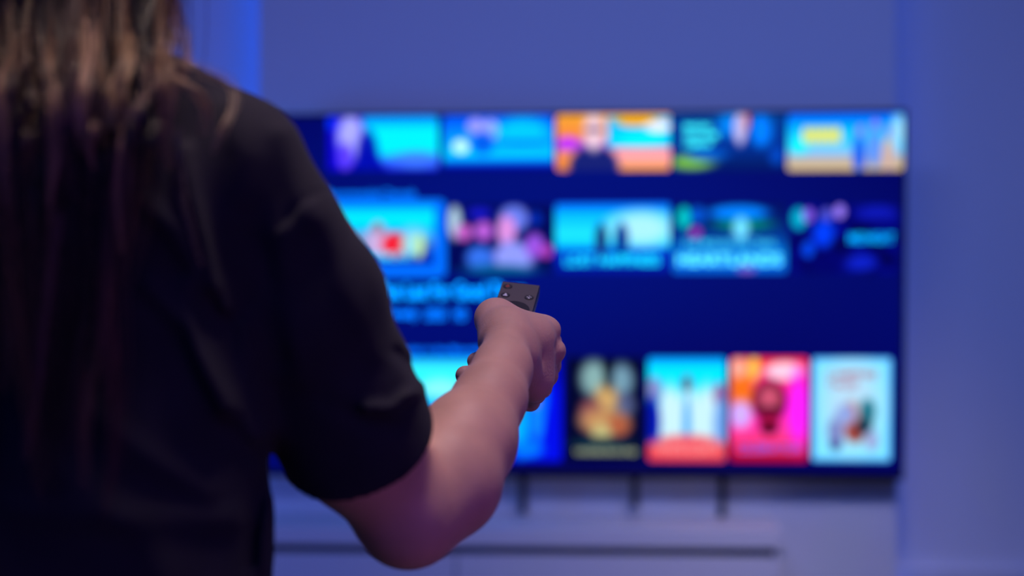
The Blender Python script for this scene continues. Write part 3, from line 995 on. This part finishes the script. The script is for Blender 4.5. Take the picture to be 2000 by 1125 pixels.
NK = 22
strandsV, strandsF, strandsC = [], [], []
nv = 0
n_locks = 150
for L_ in range(n_locks):
    u0 = RNG.uniform(-1, 1)                       # across the head
    edge = abs(u0)
    x_head = BX + 0.005 + u0 * 0.088
    layer = RNG.uniform(0, 1)
    y_head = hc[1] - 0.02 - 0.085 * math.sqrt(max(0, 1 - (u0 * 0.93) ** 2)) - 0.006 * layer
    x_sh = BX - 0.008 + u0 * 0.088 + RNG.normal(0, 0.006)
    zend = RNG.choice([RNG.uniform(1.24, 1.32), RNG.uniform(1.12, 1.25), RNG.uniform(1.05, 1.15)], p=[0.50, 0.32, 0.18])
    x_end = BX - 0.005 + u0 * (0.085 if zend > 1.2 else 0.055) + RNG.normal(0, 0.012)
    if zend > 1.22 and u0 > 0.2: x_end += RNG.uniform(0, 0.02)
    wave = RNG.uniform(0.002, 0.006); ph = RNG.uniform(0, 6.3); fr = RNG.uniform(18, 34)
    hue = RNG.uniform(0, 1)
    base = np.array((0.035, 0.018, 0.012)) * (1 - hue) + np.array((0.17, 0.095, 0.055)) * hue
    q_ = RNG.uniform()
    if q_ < 0.40: base = np.array((0.008, 0.006, 0.006))
    elif q_ < 0.52: base = np.array((0.06, 0.016, 0.02))
    elif q_ < 0.64: base = np.array((0.30, 0.18, 0.11))
    zb_ = RNG.uniform(1.18, 1.31)
    ns = int(RNG.integers(28, 60))
    wl = RNG.uniform(0.006, 0.012)
    for k in range(ns):
        ox, oy = RNG.normal(0, wl), RNG.normal(0, wl * 0.45)
        t = np.linspace(0, 1, NK)
        ze = zend + RNG.normal(0, 0.012)
        z0 = hc[2] + 0.09 - 0.05 * edge + RNG.uniform(-0.02, 0.01)
        z = z0 + (ze - z0) * t
        s1 = np.clip((z0 - z) / (z0 - 1.33), 0, 1)          # head -> shoulder
        s2 = np.clip((1.33 - z) / max(1.33 - ze, 1e-3), 0, 1)
        sm = s1 * s1 * (3 - 2 * s1)
        x = x_head + (x_sh - x_head) * sm + (x_end - x_sh) * s2
        spread = 1.0 - 0.55 * t ** 2
        x = x + ox * spread + wave * np.sin(fr * z + ph) * (0.3 + 0.7 * t) + 0.001 * np.sin(fr * 2.3 * z + k)
        yb = back_y(x, z) - 0.010 - 0.010 * layer
        a1 = np.clip((z - 1.385) / 0.07, 0, 1); a1 = a1 * a1 * (3 - 2 * a1)
        a2 = np.clip((z - zb_) / (1.39 - zb_), 0, 1); a2 = a2 * a2 * (3 - 2 * a2)
        yn = BY - 0.055 - 0.012 * layer                      # in at the nape, out again over the upper back
        y = np.where(z > 1.385, yn + (y_head - yn) * a1, yb + (yn - yb) * a2) + oy * spread
        c = np.clip(base * RNG.uniform(0.8, 2.0), 0, 1)
        pts = np.stack([x, y, z], 1)
        rad = 0.00022 * np.clip((1 - t) * 6, 0.25, 1) * RNG.uniform(0.8, 1.5)
        tv_ = np.gradient(pts, axis=0)
        tv_ /= np.linalg.norm(tv_, axis=1)[:, None]
        e1 = np.cross(tv_, (0, 1, 0)); e1 /= np.linalg.norm(e1, axis=1)[:, None]
        e2 = np.cross(tv_, e1)
        ring = []
        for j in range(3):
            an = 2 * math.pi * j / 3
            ring.append(pts + rad[:, None] * (e1 * math.cos(an) + e2 * math.sin(an)))
        V_ = np.stack(ring, 1).reshape(-1, 3)
        i = np.arange(NK - 1)[:, None] * 3
        j = np.arange(3)[None]
        jn = (j + 1) % 3
        F_ = np.stack([i + j, i + jn, i + 3 + jn, i + 3 + j], -1).reshape(-1, 4) + nv
        strandsV.append(V_); strandsF.append(F_)
        strandsC.append(np.repeat(c[None], len(V_), 0))
        nv += len(V_)


# loose locks drawn by hand over the shoulder: (px, py, depth) paths
LOOSE = [
    ([(335, -30, 1.14), (338, 60, 1.13), (322, 120, 1.11), (340, 150, 1.09), (385, 175, 1.085), (405, 215, 1.09), (400, 262, 1.09)], 16, 0.003, (0.20, 0.11, 0.06)),
    ([(330, -30, 1.15), (352, 40, 1.15), (362, 80, 1.14), (366, 112, 1.13), (360, 150, 1.10)], 14, 0.0025, (0.14, 0.07, 0.05)),
    ([(340, 122, 1.11), (395, 138, 1.11), (450, 165, 1.12), (458, 205, 1.11), (436, 250, 1.095), (418, 300, 1.09)], 9, 0.002, (0.20, 0.13, 0.08)),
    ([(230, -20, 1.15), (262, 80, 1.13), (292, 150, 1.09), (278, 195, 1.075), (262, 230, 1.07), (258, 280, 1.075)], 38, 0.003, (0.30, 0.19, 0.13)),
    ([(280, -20, 1.15), (300, 80, 1.13), (312, 120, 1.10), (330, 170, 1.085), (318, 260, 1.08), (330, 330, 1.08)], 40, 0.004, (0.17, 0.10, 0.06)),
    ([(60, -20, 1.14), (80, 90, 1.11), (95, 150, 1.08), (112, 210, 1.065), (110, 300, 1.068), (90, 400, 1.07)], 26, 0.003, (0.28, 0.17, 0.11)),
    ([(150, -20, 1.14), (172, 70, 1.11), (168, 140, 1.08), (150, 200, 1.065), (165, 300, 1.07)], 26, 0.003, (0.30, 0.18, 0.12)),
    ([(10, -20, 1.14), (30, 90, 1.11), (5, 190, 1.07), (12, 400, 1.068)], 40, 0.004, (0.2, 0.11, 0.08)),
    ([(240, 20, 1.14), (250, 110, 1.10), (222, 190, 1.075), (214, 250, 1.07)], 34, 0.003, (0.26, 0.16, 0.09)),
    ([(345, 250, 1.09), (352, 330, 1.085), (365, 420, 1.082), (395, 520, 1.085)], 12, 0.002, (0.10, 0.07, 0.06)),
    ([(212, 300, 1.075), (208, 460, 1.072), (198, 620, 1.07), (215, 780, 1.07)], 30, 0.003, (0.05, 0.018, 0.022)),
    ([(110, 420, 1.072), (90, 600, 1.07), (70, 760, 1.07), (50, 900, 1.07)], 30, 0.003, (0.10, 0.05, 0.05)),
]
for _ in range(44):
    x_ = RNG.uniform(-30, 318)
    d_ = RNG.uniform(-1, 1)
    cw = RNG.uniform(0.35, 1.0)
    col_ = [(0.26, 0.145, 0.085), (0.15, 0.08, 0.045), (0.05, 0.025, 0.025), (0.010, 0.008, 0.010), (0.010, 0.008, 0.012)][int(RNG.integers(0, 5))]
    yb_ = RNG.uniform(110, 270)
    ye = yb_ + RNG.uniform(60, 260)
    dd_ = RNG.uniform(1.066, 1.080)
    LOOSE.append(([(x_, -40, 1.13), (x_ + 12 * d_, (yb_ - 110) / 2, 1.118), (x_ - 9 * d_, yb_ - 60, 1.10), (x_ + 10 * d_, yb_, dd_), (x_ - 12 * d_, (yb_ + ye) / 2, dd_ - 0.002), (x_ + 8 * d_, ye, dd_)],
                  int(RNG.integers(8, 18)), 0.0016 * cw + 0.0005, tuple(c_ * cw for c_ in col_)))
for path, ns, wl, colr in LOOSE:
    pp = np.array([P(*q_) for q_ in path])
    tk = np.linspace(0, 1, len(pp))
    # smooth interpolation
    t = np.linspace(0, 1, NK)
    def cr(a):
        idx = np.clip((t * (len(pp) - 1)).astype(int), 0, len(pp) - 2)
        f_ = t * (len(pp) - 1) - idx
        p0 = a[np.clip(idx - 1, 0, None)]; p1_ = a[idx]; p2_ = a[idx + 1]; p3_ = a[np.clip(idx + 2, None, len(pp) - 1)]
        return 0.5 * (2 * p1_ + (p2_ - p0) * f_ + (2 * p0 - 5 * p1_ + 4 * p2_ - p3_) * f_ ** 2 + (3 * p1_ - 3 * p2_ + p3_ - p0) * f_ ** 3)
    ctr = np.stack([cr(pp[:, i_]) for i_ in range(3)], 1)
    for k in range(ns):
        off = np.array((RNG.normal(0, wl), RNG.normal(0, wl * 0.4), RNG.normal(0, wl * 0.6)))
        pts = ctr + off * (1 - 0.6 * t ** 2)[:, None] + np.stack([0.0012 * np.sin(9 * t + k), 0 * t, 0 * t], 1)
        rad = 0.00026 * np.clip((1 - t) * 5, 0.25, 1)
        tv_ = np.gradient(pts, axis=0)
        tv_ /= np.linalg.norm(tv_, axis=1)[:, None]
        e1 = np.cross(tv_, (0, 1, 0)); e1 /= np.linalg.norm(e1, axis=1)[:, None]
        e2 = np.cross(tv_, e1)
        V_ = np.stack([pts + rad[:, None] * (e1 * math.cos(2.094 * j) + e2 * math.sin(2.094 * j)) for j in range(3)], 1).reshape(-1, 3)
        i = np.arange(NK - 1)[:, None] * 3
        j = np.arange(3)[None]
        jn = (j + 1) % 3
        F_ = np.stack([i + j, i + jn, i + 3 + jn, i + 3 + j], -1).reshape(-1, 4) + nv
        strandsV.append(V_); strandsF.append(F_)
        strandsC.append(np.repeat(np.clip(np.array(colr) * RNG.uniform(0.8, 2.2), 0, 1)[None], len(V_), 0))
        nv += len(V_)

allV, allF, allC = np.concatenate(strandsV), np.concatenate(strandsF), np.concatenate(strandsC)
hair = fast_mesh('hair', [(hcap[0], hcap[1]), (allV, allF)], M_hair, person)
hair['label'] = 'long loose brown hair'
colr = np.ones((len(hair.data.vertices), 4), np.float32)
colr[:len(hcap[0]), :3] = (0.02, 0.012, 0.01)
colr[len(hcap[0]):, :3] = allC[:len(colr) - len(hcap[0])]
at_ = hair.data.color_attributes.new('strand', 'FLOAT_COLOR', 'POINT')
at_.data.foreach_set('color', colr.ravel())

# ------------------------------------------------------------------ remote control
M_rface = mat('remote_face', (0.11, 0.088, 0.088), 0.45, metal=0.35)
M_rbody = mat('remote_shell', (0.012, 0.012, 0.016), 0.3)
M_btn = mat('button_rubber', (0.018, 0.015, 0.018), 0.45)
M_ring = mat('ring_dark', (0.03, 0.026, 0.028), 0.3)
M_iconw = mat('white_print', (0.75, 0.75, 0.8), 0.5)
M_iconr = mat('red_print', (0.6, 0.08, 0.03), 0.5)
ro_w = world_of(RO)
rot = Matrix([list(MY @ rw_), list(MY @ ra_), list(MY @ rn_)]).transposed()
rem = empty('remote_control', ro_w)
rem.rotation_euler = rot.to_euler()
tag(rem, 'slim dark television remote with round buttons held in the right hand', 'remote control')
# local frame: x across, y towards the tip (0 = tip), z out of the face (0 = face)
box('shell', (-RW / 2, -RL, -RT), (RW / 2, 0, -0.0008), M_rbody, rem, bev=0.0016)
box('face_plate', (-RW / 2 + 0.0006, -RL + 0.0008, -0.0012), (RW / 2 - 0.0006, -0.0006, 0.0), M_rface, rem, bev=0.0003)


def disc(name, x, y, r, z0, z1, m, parent, r_in=0.0, seg=40):
    bm = bmesh.new()
    prof = [(r, z0), (r, z1 - 0.0002), (r - 0.0003, z1)]
    if r_in: prof += [(r_in + 0.0003, z1), (r_in, z1 - 0.0002), (r_in, z0)]
    rings = []
    for pr_, pz in prof:
        rings.append([bm.verts.new((x + pr_ * math.cos(2 * math.pi * k / seg), y + pr_ * math.sin(2 * math.pi * k / seg), pz)) for k in range(seg)])
    for a, b in zip(rings[:-1], rings[1:]):
        for k in range(seg):
            bm.faces.new((a[k], a[(k + 1) % seg], b[(k + 1) % seg], b[k]))
    if not r_in: bm.faces.new(rings[-1])
    return bmobj(name, bm, m, parent)


BT = [(-0.0115, -0.0095, 'power'), (-0.0112, -0.0265, 'mic'), (0.0112, -0.0265, 'dots')]
for y in (-0.083, -0.097, -0.111, -0.125):
    BT += [(-0.0112, y, None), (0.0112, y, None)]
    if y < -0.09: BT.append((0, y, None))
for x, y, kind in BT:
    b = disc('button', x, y, 0.0044, -0.0004, 0.0006, M_btn, rem)
    if kind == 'power':
        b['label'] = 'power button with a red symbol'
        disc('power_symbol', x, y, 0.0019, 0.0005, 0.0008, M_iconr, b, 0.0013, 20)
        box('power_symbol', (x - 0.0003, y, 0.0005), (x + 0.0003, y + 0.0024, 0.0009), M_iconr, b)
    elif kind == 'mic':
        b['label'] = 'button with a white symbol'
        disc('white_symbol', x, y + 0.0016, 0.0010, 0.0005, 0.0008, M_iconw, b, seg=16)
        box('white_symbol', (x - 0.0013, y - 0.0002, 0.0005), (x + 0.0013, y + 0.0005, 0.0008), M_iconw, b)
        box('white_symbol', (x - 0.0020, y - 0.0022, 0.0005), (x + 0.0020, y - 0.0008, 0.0008), M_iconw, b)
    elif kind == 'dots':
        b['label'] = 'button with white dots'
        for ddx, ddy, rr in ((0, 0.0019, 0.0006), (-0.0017, 0.0003, 0.0006), (0.0017, 0.0003, 0.0006), (0, -0.0016, 0.0009)):
            disc('white_dot', x + ddx, y + ddy, rr, 0.0005, 0.0008, M_iconw, b, seg=12)
disc('navigation_ring', 0, -0.0515, 0.0150, -0.0004, 0.0007, M_ring, rem, 0.0065, 64)
disc('select_button', 0, -0.0515, 0.0058, -0.0004, 0.0005, M_btn, rem)
